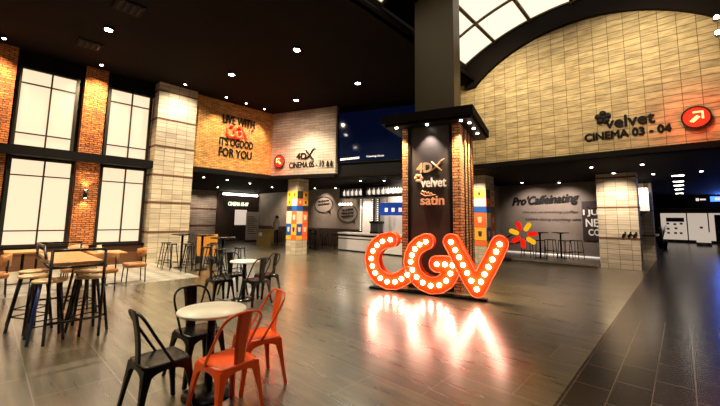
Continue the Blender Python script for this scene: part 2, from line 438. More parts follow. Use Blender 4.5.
# left wall: brick piers, black spandrels, windows, ledge
XW = -13.8
def wall(name, x0, y0, z0, x1, y1, z1, mat): return struct(name, MB().box(x0, y0, z0, x1, y1, z1), mat)
wall('wall_left', -14.4, -6, .0, -14.15, 5.3, CEIL, 'black')
for (a, b) in ((-1.3, .27), (1.83, 2.42)):
    wall('wall_left', -14.2, a, .0, XW, b, CEIL, 'brick')
wall('wall_left', -14.2, -6, .0, XW, -3.0, CEIL, 'brick')
for (a, b) in ((-3.0, -1.3), (.27, 1.83), (2.42, 3.84)):
    wall('wall_left', -14.2, a, .0, -13.86, b, .66, 'wains')
    wall('wall_left', -14.2, a, 5.93, -13.9, b, CEIL, 'black')
wall('trim_2', -13.9, -6, 3.27, -13.52, 3.93, 3.53, 'black')
wall('trim_2', -13.86, -6, .60, -13.75, 3.84, .67, 'black')
WINS = [(.32, 1.80, .68, 3.24, 'l'), (2.45, 3.80, .68, 3.24, 'l'), (.32, 1.72, 3.54, 5.93, 'u'), (2.48, 3.80, 3.54, 5.93, 'u'), (-2.9, -1.35, .68, 3.24, 'l'), (-2.9, -1.35, 3.54, 5.93, 'u')]
for i, (ya, yb, za, zb, kk) in enumerate(WINS):
    fr = MB(); t_ = .085; x0, x1 = -14.04, -13.93
    fr.box(x0, ya, za, x1, ya+t_, zb); fr.box(x0, yb-t_, za, x1, yb, zb)
    fr.box(x0, ya+t_, za, x1, yb-t_, za+t_*.7); fr.box(x0, ya+t_, zb-t_*.7, x1, yb-t_, zb)
    ym = ya+(yb-ya)*.53; fr.box(x0, ym-.02, za+.05, x1, ym+.02, zb-.05)
    for fz in (.175, .80):
        z = za+(zb-za)*fz; fr.box(x0+.01, ya+.05, z-.018, x1-.01, yb-.05, z+.018)
    f = struct('window_%d' % (i+1), fr, 'frame')
    MB().box(-14.06, ya+.02, za+.02, -14.0, yb-.02, zb-.02).build('pane', 'winglass', f)
# orange brick wall above the low hall, stone sign wall, bulkhead with screen, arch wall
wall('wall_orange', -13.95, 5.18, 3.53, -13.7, 8.72, CEIL, 'brick_o')
struct('wall_sign', MB().box(0, 0, 3.5, 3.32, .25, CEIL), 'stone_g', loc=(-13.7, 8.7, 0), rz=R(19.5))
struct('wall_screen', MB().box(-.2, .12, 3.5, 4.0, .3, CEIL), 'black', loc=(-10.6, 9.9, 0), rz=R(19.5))
wall('wall_back', -7.4, 11.2, 3.5, 6.0, 11.4, 7.6, 'stone_y')
# dark arch plate round the tiled tympanum
pts = [(-1.95-3.4, 6.2), (-1.95-3.02, 6.2)]
for q in range(0, 33):
    a = -math.asin(3.0/4.49)+2*math.asin(3.0/4.49)*q/32; pts.append((-1.95+4.49*math.sin(a), 2.91+4.49*math.cos(a)))
pts += [(-1.95+3.02, 6.1), (-1.95+4.2, 6.1), (-1.95+4.2, 6.9)]
for q in range(0, 33):
    a = ang0-2*ang0*q/32; pts.append((-1.95+6.4*math.sin(a), 1.6+6.4*math.cos(a)))
struct('trim_3', MB().prism(pts, 11.06, 11.21), 'soffit')
# bulkhead fascias and low ceilings
struct('trim_4', MB().box(-13.95, 5.18, LOW, -13.66, 8.72, 3.53), 'black')
struct('trim_4', MB().box(0, -.04, LOW, 3.32, .28, 3.5), 'black', loc=(-13.7, 8.7, 0), rz=R(19.5))
struct('trim_4', MB().box(-.2, .08, LOW, 4.0, .3, 3.5), 'black', loc=(-10.6, 9.9, 0), rz=R(19.5))
struct('trim_4', MB().box(-7.4, 11.14, LOW, 6.0, 11.4, 3.5), 'black')
struct('ceiling', MB().poly_xy([(-13.9, 5.2), (-13.7, 8.8), (-10.6, 9.95), (-7.2, 11.2), (6, 11.2), (6, 42), (-12, 42), (-12, 16), (-26, 16), (-26, 5.2)], LOW, LOW+.1), 'ceil')
# recess beyond the left hall
wall('wall_stone', -23.4, 8.2, 0, -23.0, 10.55, LOW, 'stone_g')
wall('wall_stone', -23.4, 5.0, 0, -13.9, 5.19, LOW, 'conc')
for z in (1.06, 2.14): wall('trim_6', -23.0, 8.2, z-.04, -22.97, 10.55, z+.04, 'rust')
wall('wall_entrance', -23.3, 10.55, 0, -22.9, 14.0, LOW, 'darkwood')
wall('wall_bar', -23.3, 13.65, 1.05, -12.45, 13.9, LOW, 'conc')
wall('wall_bar', -23.3, 13.62, 0, -12.45, 13.9, 1.05, 'darkwood')
wall('wall_bar', -12.45, 14.2, 0, -6.6, 14.4, LOW, 'white')
wall('wall_bar', -12.5, 13.65, 0, -12.4, 14.3, LOW, 'black')
# coffee corner
wall('wall_coffee', -6.75, 17.5, .0, -2.0, 17.7, LOW, 'concd')
wall('wall_coffee', -6.85, 14.2, .0, -6.7, 17.7, LOW, 'concd')
wall('floor', -6.7, 14.62, 0, -2.26, 17.5, .12, 'floor')
wall('baseboard_coffee', -6.7, 17.46, .12, -2.3, 17.5, .17, 'ledstrip')
wall('trim_5', -6.7, 14.60, .07, -2.26, 14.62, .11, 'conc')
# corridor
wall('wall_corridor', -2.0, 15.9, 0, -1.8, 40, LOW, 'black')
wall('wall_far', -3, 41.0, 0, 8, 41.2, LOW, 'black')
wall('wall_right', 5.0, 11.3, 0, 5.2, 41, LOW, 'black')

# ================================================================== STONE COLUMNS
def stone_column(x0, y0, x1, y1, h, label, bands, mat='stone'):
    t = thing('stone_column', label, 'column', ((x0+x1)/2, (y0+y1)/2, 0))
    a, b = (x1-x0)/2, (y1-y0)/2
    MB().box(-a, -b, 0, a, b, h).build('shaft', mat, t)
    for z in bands:
        MB().box(-a-.012, -b-.014, z-.03, a+.014, b+.014, z+.03).build('rust_band', 'rust', t)
    return t
stone_column(-14.15, 3.86, -13.45, 5.18, CEIL, 'tall pale stone tile column with rust bands right of the lit windows', (1.06, 2.09, 3.06, 4.09, 5.08, 6.1))
col = stone_column(-2.24, 15.1, -1.08, 15.9, LOW, 'short pale stone column under the low ceiling, lit from above, three small dark figures on it', (1.06, 2.14, 3.2))
stone_column(-1.55, 19.6, -.9, 20.2, LOW, 'narrower grey stone column behind the lit stone column beside the dark walkway', (1.06, 2.14))
# little dark figures on the lit column
for k in range(3):
    m = MB(); x = .16+k*.15
    m.tube([(x-.05, -.43, -.0), (x-.02, -.43, .07), (x+.01, -.43, .13)], [.02, .035, .025], 8); m.sphere((x+.03, -.43, .17), .03)
    m.tube([(x+.0, -.43, .12), (x+.06, -.43, .09)], .012, 6)
    o = m.build('bird_figure', 'letter', None, loc=(-1.66, 15.5, 1.10))
    tag(o, ('leftmost', 'middle', 'rightmost')[k]+' of the three small dark figures on the lit stone column', 'figure', 'small dark figures on the lit stone column')

# ================================================================== CENTRE COLUMN
AC = R(15)
cc = thing('centre_column', 'brick cornered column with a charcoal name panel and black canopy behind the glowing letters', 'column', (-3.68, 7.27, 0), AC)
MB().box(-1.37, .06, 0, .0, 1.6, 3.86).build('core', 'panel', cc)
MB().box(-1.385, -.0, 0, -1.24, .3, 3.86).build('brick_corner', 'brick_c', cc)
MB().box(-.15, -.0, 0, .03, 1.66, 3.86).build('brick_corner', 'brick_c', cc)
MB().box(-1.385, .3, 0, -1.3, 1.66, 3.86).build('brick_corner', 'brick_c', cc)
m = MB()
for i in range(3): m.box(-.0, .42+i*.4, 0, .045, .5+i*.4, 3.86)
m.build('black_strip', 'black', cc)  # upright black strips on the column's right side
MB().box(-1.24, .0, .05, -1.17, .06, 3.86).box(-.22, .0, .05, -.15, .06, 3.86).build('panel_frame', 'black', cc)
MB().box(-1.17, .03, .05, -.22, .07, 3.86).build('name_panel', 'panel', cc)
can = MB(); can.box(-1.80, -.42, 3.92, .40, 2.1, 4.12)
can.build('canopy', 'soffit', cc)
MB().box(-1.72, -.34, 3.85, .34, 2.02, 3.92).build('canopy_soffit', 'black', cc)
MB().box(-1.12, .2, 4.12, -.13, .95, 9).build('upper_pillar', 'bronze', cc)
# canopy spotlights + their light
for (x, y, e, col_, aim) in ((-.69, -.2, 110, (1, .85, .75), (-.69, .06, 2.6)), (-1.45, -.22, 260, WARM, (-1.33, .0, 1.2)), (.1, -.2, 260, WARM, (-.03, .0, 1.2)), (.24, .05, 240, WARM, (.03, .1, 1.2)), (.24, .6, 240, WARM, (.03, .6, 1.2)), (.24, 1.15, 240, WARM, (.03, 1.15, 1.2))):
    MB().cyl(x, y, 3.83, 3.86, .035, 16).build('spotlight', 'lens_s', cc)
    l = lamp('canopy_lamp', 'SPOT', (x, y, 3.8), e*K, col_, .03, None, 80, .7)
    l.parent = cc; l.rotation_euler = (Vector(aim)-Vector((x, y, 3.8))).to_track_quat('-Z', 'Y').to_euler()
# lettering on the panel: a sign of its own
ps = thing('panel_sign', 'raised 4DX, velvet and satin lettering on the charcoal column panel', 'sign', (-3.68, 7.27, 0), AC)
PY = -.01
text('4D', 'goldlet', ps, -1.0, 2.74, .36, .22, PY, .03, .012)
m = MB()
m.tube([(-.66, PY, 2.76), (-.52, PY, 2.86), (-.42, PY, 2.99), (-.33, PY, 3.04)], [.03, .035, .03, .012], 8, flat=.5)
m.tube([(-.64, PY-.005, 2.98), (-.54, PY, 2.88), (-.40, PY, 2.76)], [.03, .04, .02], 8, flat=.5)
m.build('cross_mark', 'goldlet', ps)
text('velvet', 'whitelet', ps, -.90, 2.38, .60, .22, PY, .03, .006, label='white velvet lettering')
m = MB()
for k in range(6):
    a = k*PI/3; m.sphere((-.96+.07*math.cos(a), PY, 2.60+.07*math.sin(a)), .045, 10, 6, (1, .4, 1))
m.build('flower_emblem', 'salmon', ps, label='salmon coloured flower emblem')
text('satin', 'salmon', ps, -.91, 1.96, .56, .2, PY, .03, .007, label='salmon coloured satin lettering')
m = MB()
for k in range(4):
    m.tube([(-.90+.07*k, PY, 2.25-.01*k), (-.87+.07*k, PY, 2.30-.02*k), (-.80+.06*k, PY, 2.2)], [.012, .018, .008], 6)
m.tube([(-.92, PY, 2.24), (-.8, PY, 2.17), (-.66, PY, 2.18), (-.55, PY, 2.2)], [.008, .015, .015, .006], 6)
m.build('crown_emblem', 'salmon', ps)

# ================================================================== CGV SIGN
AS = R(15.5)
sg = thing('marquee_sign', 'huge glowing orange CGV bulb letters standing on the floor before the column', 'sign', (-3.9, 6.62, 0), AS)
PC = [(-1.058, 1.142), (-1.253, 1.099), (-1.392, 1.003), (-1.492, .867), (-1.535, .693), (-1.503, .524), (-1.431, .373), (-1.301, .265), (-1.13, .206), (-.944, .219), (-.789, .297), (-.651, .398)]
PG = [(-.232, 1.132), (-.37, 1.067), (-.478, .964), (-.546, .828), (-.574, .681), (-.533, .514), (-.439, .366), (-.303, .262), (-.13, .212), (.056, .242), (.2, .345), (.29, .501), (.335, .67), (.176, .678), (.006, .672)]
PV = [(.321, 1.148), (.405, .993), (.483, .848), (.559, .697), (.637, .544), (.717, .396), (.818, .241), (.902, .394), (.975, .548), (1.05, .693), (1.127, .843), (1.2, 1.001), (1.27, 1.149)]
for nm, path, hw, dy in (('letter_c', PC, .172, .0), ('letter_g', PG, .172, .001), ('letter_v', PV, .168, -.03)):
    segs = [(*path[i], *path[i+1]) for i in range(len(path)-1)]
    lp = contour(segs, hw)
    L = MB().prism(lp, dy+.0, dy+.20).build(nm, 'signface', sg)
    MB().tube([(x, dy-.012, z) for x, z in lp], .013, 6, closed=True).build('rim', 'signrim', L)
    for (x, z) in path:
        MB().sphere((x, dy-.03, z), .048, 14, 9).build('bulb', 'bulb', L)
MB().box(-1.6, .02, .0, 1.0, .2, .045).build('base_plate', 'blackm', sg)
fc = (1.67, 1.34)
for (x, z, c) in ((1.771, 1.494, 'yellow'), (1.853, 1.364, 'red'), (1.825, 1.234, 'yellow'), (1.684, 1.173, 'red'), (1.561, 1.247, 'red'), (1.53, 1.392, 'yellow'), (1.621, 1.51, 'red')):
    dx, dz = x-fc[0], z-fc[1]; n_ = math.hypot(dx, dz); dx, dz = dx/n_, dz/n_
    lp = contour([(x-dx*.05, z-dz*.05, x+dx*.05, z+dz*.05)], .044, .01)
    MB().prism(lp, .02, .08).build('petal', c, sg)
MB().tube([(1.3, .09, 1.22), (1.62, .09, 1.42)], .016).build('petal_arm', 'blackm', sg)
MB().tube([(1.3, .09, 1.12), (1.66, .09, 1.2)], .016).build('petal_arm', 'blackm', sg)

# ================================================================== WALL SIGNS
# arrow discs
def arrow_sign(loc, rz, rad, label, dirn, mat_d='reddisc'):
    t = thing('arrow_sign', label, 'sign', loc, rz)
    n = 32
    MB().prism([(rad*math.cos(2*PI*k/n), rad*math.sin(2*PI*k/n)) for k in range(n)], -.10, -.05).build('disc', mat_d, t)
    MB().tube([(rad*math.cos(2*PI*k/n), -.10, rad*math.sin(2*PI*k/n)) for k in range(n)], rad*.07, 8, closed=True).build('rim', 'letter', t)
    s = rad*.45*dirn; q = rad*.45; r_ = rad*.085
    m = MB(); y = -.125
    m.tube([(-s*.9, y, -q*.9), (s*.2, y, q*.2)], r_); m.tube([(-s*.55, y, -q*1.05), (s*.5, y, q*0)], r_*.8)
    m.tube([(-s*.45, y, q), (s, y, q), (s, y, -q*.45)], r_)
    m.build('arrow', 'yelneon', t)
    MB().cyl(0, 0, 0, .05, rad*.6, 20).build('standoff', 'redneon', t).rotation_euler = (PI/2, 0, 0)
    l = lamp('halo_lamp', 'POINT', (0, -.34, 0), 26*K, (1, .06, .01), .2); l.parent = t
    return t
a1 = arrow_sign((.40, 11.2, 4.09), 0, .25, 'round red arrow sign glowing on the tiled arch wall, pointing up right', 1)
p = Vector((-13.7, 8.7, 0))+Matrix.Rotation(R(19.5), 3, 'Z') @ Vector((.52, 0, 0))
a2 = arrow_sign((p.x, p.y, 4.13), R(19.5), .27, 'round red arrow sign glowing on the grey sign wall, pointing up left', -1)
vs = thing('velvet_sign', 'dark velvet CINEMA 03 - 04 lettering with flower on the tiled arch wall', 'sign', (0, 11.2, 0))
text('velvet', 'letter', vs, -1.36, 4.12, 1.02, .30, -.012, .02, .014)
text('CINEMA 03 - 04', 'letter', vs, -1.85, 3.84, 1.80, .20, -.012, .02, .014)
m = MB()
for k in range(5):
    a = PI/2+k*2*PI/5; m.sphere((-1.41+.115*math.cos(a), -.03, 4.44+.115*math.sin(a)), .08, 12, 8, (1, .3, 1))
m.sphere((-1.41, -.03, 4.44), .07, 10, 6, (1, .3, 1)); m.build('flower_emblem', 'letter', vs)
ds = thing('direction_sign', 'dark 4DX CINEMA 05 - 10 lettering on the grey sign wall', 'sign', (-13.7, 8.7, 0), R(19.5))
text('CINEMA 05 - 10', 'letter', ds, 1.02, 3.80, 1.76, .26, -.012, .02, .008)
text('4D', 'letter', ds, 1.38, 4.18, .5, .27, -.012, .02, .014)
m = MB()
m.tube([(1.82, -.03, 4.14), (2.05, -.03, 4.32), (2.22, -.03, 4.58), (2.36, -.03, 4.62)], [.03, .045, .04, .015], 8, flat=.5)
m.tube([(1.88, -.03, 4.56), (2.05, -.03, 4.34), (2.26, -.03, 4.15)], [.04, .05, .03], 8, flat=.5); m.build('cross_mark', 'letter', ds)
m = MB()
for x in (2.96, 3.14): m.sphere((x, -.03, 4.0), .045, 10, 6, (1, .4, 1)); m.box(x-.05, -.05, 3.8, x+.05, -.01, 3.95)
m.build('restroom_figures', 'letter', ds)
ls = thing('slogan_sign', "LIVE WITH IT'S GOOD FOR YOU slogan with red script letters on the ochre brick wall", 'sign', (-13.7, 0, 0), PI/2)
text('LIVE WITH', 'letter', ls, 6.33, 5.48, 1.44, .36, -.015, .02, .011)
text("IT'S OGOOD", 'letter', ls, 6.24, 4.56, 1.50, .32, -.015, .02, .011)
text('FOR YOU', 'letter', ls, 6.24, 4.10, 1.46, .34, -.015, .02, .011)
def script_cgv(par, x, z, s, y):
    m = MB()
    def tb(pts): m.tube([(x+a*s, y, z+b*s) for a, b in pts], .072*s, 8)
    tb([(.42, .75), (.2, .82), (.02, .6), (.0, .35), (.15, .12), (.38, .15), (.5, .3)])
    tb([(.9, .78), (.68, .82), (.5, .6), (.48, .35), (.62, .12), (.85, .15), (.98, .35), (.98, .5), (.75, .5)])
    tb([(1.02, .8), (1.12, .5), (1.28, .12), (1.42, .5), (1.58, .85), (1.75, .8)])
    return m.build('script_letters', 'redneon', par, label='red glowing CGV script')
script_cgv(ls, 6.50, 4.86, .70, -.07)
l = lamp('halo_lamp', 'POINT', (7.1, -.35, 5.1), 4*K, (1, .08, .02), .3); l.parent = ls
# entrance lettering
es = thing('entrance_sign', 'lit pale green CINEMA 05-07 lettering over the far dark entrance', 'sign', (-22.9, 0, 0), PI/2)
text('CINEMA 05-07', 'greenlit', es, 11.30, 2.40, 1.5, .26, -.03, .03, .004)
# coffee wall writing
cs = thing('wall_lettering', "black Pro'Caffeinating script with faint grey lines on the dark coffee wall", 'sign', (0, 17.5, 0))
text("Pro'Caffeinating", 'letter', cs, -6.05, 2.24, 2.80, .50, -.02, .03, .028, .35, rot=.05)
text('the act of drinking coffee', 'panel', cs, -5.6, 1.95, 2.3, .16, -.01, .02, 0, .3, name='fine_print')
text('before doing anything else', 'panel', cs, -5.5, 1.62, 2.3, .16, -.01, .02, 0, .3, name='fine_print')
jb = thing('coffee_sign', 'dark board reading I JUST NEED COFFEE in white, half behind the lit stone column', 'sign', (0, 17.5, 0))
MB().box(-3.15, -.05, .85, -2.1, -.0, 2.5).build('board', 'pdark', jb)
text('I JUST', 'whitelet', jb, -3.10, 1.85, .95, .28, -.06, .02, .012)
text('NEED', 'whitelet', jb, -3.02, 1.42, .90, .32, -.06, .02, .01)
text('COFFEE', 'whitelet', jb, -2.94, 1.05, .95, .26, -.06, .02, .01)
m = MB(); m.tube([(-2.95, -.06, 2.25), (-2.8, -.06, 2.15), (-2.6, -.06, 2.2), (-2.4, -.06, 2.35)], .02); m.build('cup_mark', 'letter', jb)
# speech bubbles
for (x, z, rx, rz_, tail, lab, words) in ((-15.62, 2.42, .80, .46, -1, 'black outlined speech bubble higher up the concrete wall', ('LIFE IS', 'SWEET')), (-13.6, 1.9, .76, .48, 1, 'black outlined speech bubble lower down beside the bar', ('POPCORN', 'COFFEE', 'MOVIE'))):
    t = thing('speech_bubble', lab, 'wall sign', (x, 13.615, z))
    MB().tube([(rx*math.cos(2*PI*k/32), -.02, rz_*math.sin(2*PI*k/32)) for k in range(32)], .022, 6, closed=True).tube([(rx*.5, -.02, -rz_*.85), (rx*.8, -.02, -rz_*1.15), (rx*.75, -.02, -rz_*.7)], .02, 6).build('outline', 'letter', t)
    for k in range(len(words)):
        m = MB(); zz = .18-.18*k
        pts = [(-rx*.6+rx*1.2*q/14, -.02, zz+.05*math.sin(q*2.3)+q*.004) for q in range(15)]
        m.tube(pts, .03, 6); m.build('script_line', 'letter', t)

# ================================================================== SCREEN
sc_ = thing('projection_screen', 'large dark blue video screen on the black bulkhead above the bar', 'screen', (-10.6, 9.9, 0), R(19.5))
MB().box(.06, .05, 3.98, 3.5, .11, 6.1).build('display', 'screen', sc_)
MB().box(.0, .06, 3.93, 3.56, .12, 6.15).build('bezel', 'black', sc_)
text('Coming Soon', 'whitelit', sc_, 1.35, 4.10, .75, .09, .045, .01, 0, name='caption')
m = MB()
for k in range(9): m.box(.15+k*.1, .04, 4.05+k*.004, .22+k*.1, .05, 4.13+k*.004)
m.build('caption', 'whitelit', sc_)

# ================================================================== LIGHT FIXTURES
dl = thing('downlight', 'x', 'ceiling light', (0, 0, 0), 0, 'bright round downlights in the black ceiling')
MB().lathe([(.085, -.0), (.13, -.0), (.13, -.05), (.09, -.05)], n=20).build('trim_ring', 'black', dl)
MB().cyl(0, 0, -.06, -.02, .085, 20).build('lens', 'lens', dl)
DLAB = ['bright round downlight in the black ceiling above the brick pier between the windows', 'bright round downlight in the black ceiling above the left part of the slogan brick wall', 'bright round downlight straight above the one over the grey sign wall',
        'bright round downlight in the black ceiling before the blue screen', 'smaller bright round downlight in the black ceiling above the grey sign wall', 'added fill downlight above the near tables, outside the view', 'added fill downlight above the stools, outside the view']
for i, (x, y) in enumerate(DOWN[:5]):
    o = dl if i == 0 else dup(dl, (0, 0, 0)); o.location = (x, y, CEIL); o['label'] = DLAB[i]
sp = thing('spotlight', 'x', 'ceiling light', (0, 0, 0))
MB().cyl(0, 0, -.07, .0, .055, 16, .045).build('housing', 'black', sp)
MB().cyl(0, 0, -.085, -.068, .042, 16).build('lens', 'lens_s', sp)
SPL = [(-13.2, -.05, CEIL, 'small warm spotlight above the leftmost brick pier'), (-13.2, 2.1, CEIL, 'small warm spotlight above the brick pier between the windows'), (-12.85, 4.49, CEIL, 'small spotlight above the tall stone column'),
       (-13.0, 6.1, CEIL, 'small warm spotlight above the left end of the slogan brick wall'), (-13.05, 6.99, CEIL, 'small warm spotlight above the middle of the slogan brick wall'), (-13.15, 7.9, CEIL, 'small warm spotlight above the right end of the slogan brick wall')]
LOWL = [(-5.02, 15.74, 'before the left part of the coffee wall'), (-3.78, 16.62, 'before the middle of the coffee wall'), (-1.61, 14.4, 'right above the lit stone column'), (-1.94, 12.47, 'nearer than the lit stone column, left of it'),
        (-.74, 12.7, 'nearer than the lit stone column, right of it'), (-.62, 15.42, 'between the lit stone column and the corridor lights'), (.56, 15.42, 'over the dark walkway at the right'),
        (-16.56, 10.64, 'left of the nearer poster pillar'), (-14.48, 10.4, 'just above the poster pillar'), (-15.0, 12.41, 'before the left speech bubble'), (-13.95, 13.0, 'before the right speech bubble'),
        (-19.22, 8.83, 'before the far striped stone wall'), (-14.89, 6.2, 'just under the left end of the slogan wall'), (-15.0, 7.3, 'under the middle of the slogan wall'), (-15.63, 8.78, 'under the right end of the slogan wall'), (-9.43, 11.65, 'over the bar before the column'), (-10.4, 11.2, 'over the bar canopy, middle')]
for i, (x, y, z, lab) in enumerate(SPL+[(a, b, LOW, 'tiny spotlight in the low black ceiling '+c) for a, b, c in LOWL]):
    o = sp if i == 0 else dup(sp, (0, 0, 0)); o.location = (x, y, z); o['label'] = lab; o['group'] = 'high wall spotlights' if z > 4 else 'spotlights in the low ceiling'
# low-ceiling light sources, some added without fixtures to brighten walls and the far column
for (x, y, z, e, ax, ay, az, an) in ((-15.3, 12.5, 3.2, 170, -15.5, 13.6, 2.2, 80), (-13.6, 12.4, 3.2, 70, -13.6, 13.6, 1.8, 80), (-21.6, 9.0, 3.2, 90, -23, 9.0, 1.9, 75), (-21.6, 10.1, 3.2, 90, -23, 10.1, 1.9, 75), (-12.3, 7.9, 3.25, 300, -12.8, 9.4, 1.4, 80), (-14.5, 9.2, 3.2, 60, -14.5, 9.3, 0, 110),
                                    (-18.5, 12.0, 3.2, 260, -19.0, 13.6, 1.8, 90), (-21.5, 12, 3.2, 25, -22.5, 12, 0, 110), (-10.0, 13.45, 3.28, 170, -10.0, 14.2, 1.6, 150), (-11.9, 12.9, 2.6, 60, -11.9, 13.4, 1.6, 120), (-11.5, 11.2, 3.2, 130, -11.5, 12.4, .4, 110), (-5.6, 11.9, 3.2, 230, -5.9, 13.3, 1.4, 90),
                                    (-.2, 17.5, 3.2, 40, 0, 17.5, 0, 120), (-.1, 24, 3.2, 60, 0, 24, 0, 130), (-2.7, 12.9, 3.2, 60, -2.7, 12.9, 0, 120), (-18, 8, 3.2, 90, -18, 8, 0, 120), (-1.1, 17.6, 3.2, 120, -1.2, 19.6, 1.8, 90), (-15.5, 11.5, 3.2, 120, -15.5, 11.5, 0, 120), (-9.5, 12.1, 3.25, 60, -9.5, 12.7, 3.0, 120)):
    lamp('spot_lamp', 'SPOT', (x, y, z), e*K, (1, .8, .62), .05, (ax, ay, az), an, .8)
# corridor ceiling light panels
cl = thing('corridor_light', 'x', 'ceiling light', (0, 0, 0), 0, 'row of flat lights above the far walkway')
MB().box(-.16, -.10, -.03, .16, .10, .0).build('lens', 'lens_s', cl); MB().box(-.19, -.13, -.02, .19, .13, .0).build('trim_ring', 'black', cl)
ORD = ('nearest', 'second nearest', 'third', 'fourth', 'fifth', 'farthest')
for i, y in enumerate((16.9, 19.3, 21.3, 23.8, 27, 31)):
    o = cl if i == 0 else dup(cl, (0, 0, 0)); o.location = (0, y, LOW); o['label'] = ORD[i]+' of the flat white ceiling lights in a row above the far walkway'
# ceiling vents
cv = thing('ceiling_vent', 'slotted black air vent in the ceiling beside the leftmost bright downlight', 'vent', (-12.0, 1.6, CEIL), 0)
MB().box(-.28, -.28, -.03, .28, .28, 0).build('frame', 'soffit', cv)
m = MB()
for k in range(4): m.box(-.24, -.22+k*.13, -.045, .24, -.16+k*.13, -.025)
m.build('slats', 'black', cv)
c2 = dup(cv, (-9.1, 1.85, CEIL), 0, 'slotted black air vent at the top edge, right of the leftmost downlight')
# track spotlights at the right of the arch wall
for i, (z, lab) in enumerate(((6.22, 'upper bright projector lamp on the right end of the arch wall'), (5.86, 'lower bright projector lamp on the right end of the arch wall'))):
    t = thing('projector_lamp', lab, 'lamp', (.86, 10.7, z), 0, 'projector lamps on the arch wall')
    m = MB(); m.tube([(0, .05, 0), (0, .25, .03)], [.06, .05], 16); m.build('housing', 'blackm', t)
    m = MB(); m.tube([(0, .02, 0), (0, .05, 0)], .045, 16); m.build('lens', 'lens', t)
    MB().tube([(0, .2, .02), (0, .38, .05)], .02).build('bracket', 'blackm', t)
    lamp('spot_lamp', 'SPOT', (.86, 10.55, z), 120*K, WHITE, .06, (-1.0, 6, 0), 100, .9)
# sconce
sn = thing('wall_sconce', 'small dark up and down wall lamp on the brick pier between the lower windows', 'lamp', (XW, 2.10, 2.26))
MB().box(.0, -.03, -.03, .05, .03, .03).build('bracket', 'blackm', sn)
MB().cyl(.09, 0, -.13, .13, .05, 16).build('shade', 'blackm', sn)
MB().cyl(.09, 0, .128, .135, .04, 12).cyl(.09, 0, -.135, -.128, .04, 12).build('lens', 'lens_s', sn)
for s_ in (-1, 1): lamp('sconce_lamp', 'SPOT', (-13.70, 2.10, 2.26+s_*.16), 28*K, WARM, .03, (-13.76, 2.1, 2.26+s_*2), 100, .8)

# ================================================================== FURNITURE
def leg_bm(sx, sy, top, bot, h, wt=.045, wb=.016):
    """pressed sheet metal leg: wide L profile on top, narrow foot"""
    m = MB()
    def ring(cx, cy, w_, z): return [(cx-w_*sx*1.6, cy+.006*sy, z), (cx+.004*sx, cy+.006*sy, z), (cx+.006*sx, cy-w_*sy*1.6, z), (cx-.010*sx, cy-w_*sy*1.6, z), (cx-.012*sx, cy-.012*sy, z), (cx-w_*sx*1.6, cy-.012*sy, z)]
    r_ = []
    for k in range(7):
        q = k/6; f = q**.8
        r_.append(ring(sx*(bot+(top-bot)*f), sy*(bot+(top-bot)*f), wb+(wt-wb)*q**2.5, h*q+.006*(1-q)))
    m.rings(r_, smooth=False); m.sphere((sx*(bot-.008), sy*(bot-.008), .012), .014, 8, 6)
    return m
def arch(half, zt, zb, y):     # curved apron between two legs
    pts = [(-half, zt), (half, zt), (half-.005, zb)]
    for q in range(1, 10):
        a = PI*q/10; pts.append(((half-.03)*math.cos(a), zb+(zt-.02-zb)*math.sin(a)**.6*.9))
    pts.append((-half+.005, zb)); return pts
def metal_chair(mat, label, group):
    t = thing('metal_chair', label, 'chair', (0, 0, 0), 0, group)
    m = MB()  # seat: rounded pan
    o_ = []
    for k in range(24):
        a = 2*PI*k/24; r_ = .178/max(abs(math.cos(a)), abs(math.sin(a)))**.78; o_.append((r_*math.cos(a), r_*math.sin(a)))
    m.rings([[(x*.99, y*.99, .405) for x, y in o_], [(x*1.03, y*1.03, .43) for x, y in o_], [(x, y, .45) for x, y in o_], [(x*.9, y*.9, .447) for x, y in o_], [(x*.3, y*.3, .44) for x, y in o_]])
    m.build('seat', mat, t)
    for sx in (-1, 1):
        for sy in (-1, 1): leg_bm(sx, sy, .172, .225, .43).build('leg', mat, t)
    m = MB()
    for a in range(4):
        mm = Matrix.Rotation(a*PI/2, 4, 'Z'); pr = arch(.165, .43, .31, 0)
        va = [m.bm.verts.new(mm @ Vector((x*(1+(.43-z)*.35), -.178-(.43-z)*.12, z))) for x, z in pr]; vb = [m.bm.verts.new(mm @ Vector((x*(1+(.43-z)*.35), -.170-(.43-z)*.12, z))) for x, z in pr]
        m.bm.faces.new(va); m.bm.faces.new(vb[::-1])
        for i in range(len(pr)): m.bm.faces.new((va[i], vb[i], vb[(i+1) % len(pr)], va[(i+1) % len(pr)]))
    m.build('apron', mat, t)
    # hoop back: from both seat sides up and round (back is at -Y, sitter faces +Y)
    pts = []
    for q in range(0, 5): pts.append((-.182-.006*q/4, .03-.165*q/4, .44+.26*q/4))
    for q in range(1, 12):
        a = PI-PI*q/12; pts.append((.188*(abs(math.cos(a))**.55)*(1 if math.cos(a) >= 0 else -1), -.135-.085*math.sin(a)**.8, .70+.15*math.sin(a)**.8))
    for q in range(0, 5): pts.append((.188-.006*q/4, -.135+.165*q/4, .70-.26*q/4))
    MB().tube(pts, .0115, 8).build('back_frame', mat, t)
    m = MB(); r_ = []
    for q in range(7):
        f = q/6; w_ = .050+.022*f; y = -.165-.055*f+.012*math.sin(PI*f); z = .445+.40*f
        r_.append([(-w_, y, z), (-w_*.6, y-.010, z), (w_*.6, y-.010, z), (w_, y, z), (w_, y+.004, z), (w_*.6, y-.006, z), (-w_*.6, y-.006, z), (-w_, y+.004, z)])
    m.rings(r_, smooth=False).build('backrest_splat', mat, t)
    return t
GN = 'metal chairs round the nearest table'; GF = 'black metal chairs round the farther round table'
bc = metal_chair('blackm', 'black metal chair seen from the side at the left of the nearest round table', GN); bc.location = (-3.24, 1.09, 0); bc.rotation_euler.z = R(3)
dup(bc, (-3.74, 1.60, 0), R(-85), 'black metal chair behind the nearest round table, facing the viewer', GN)
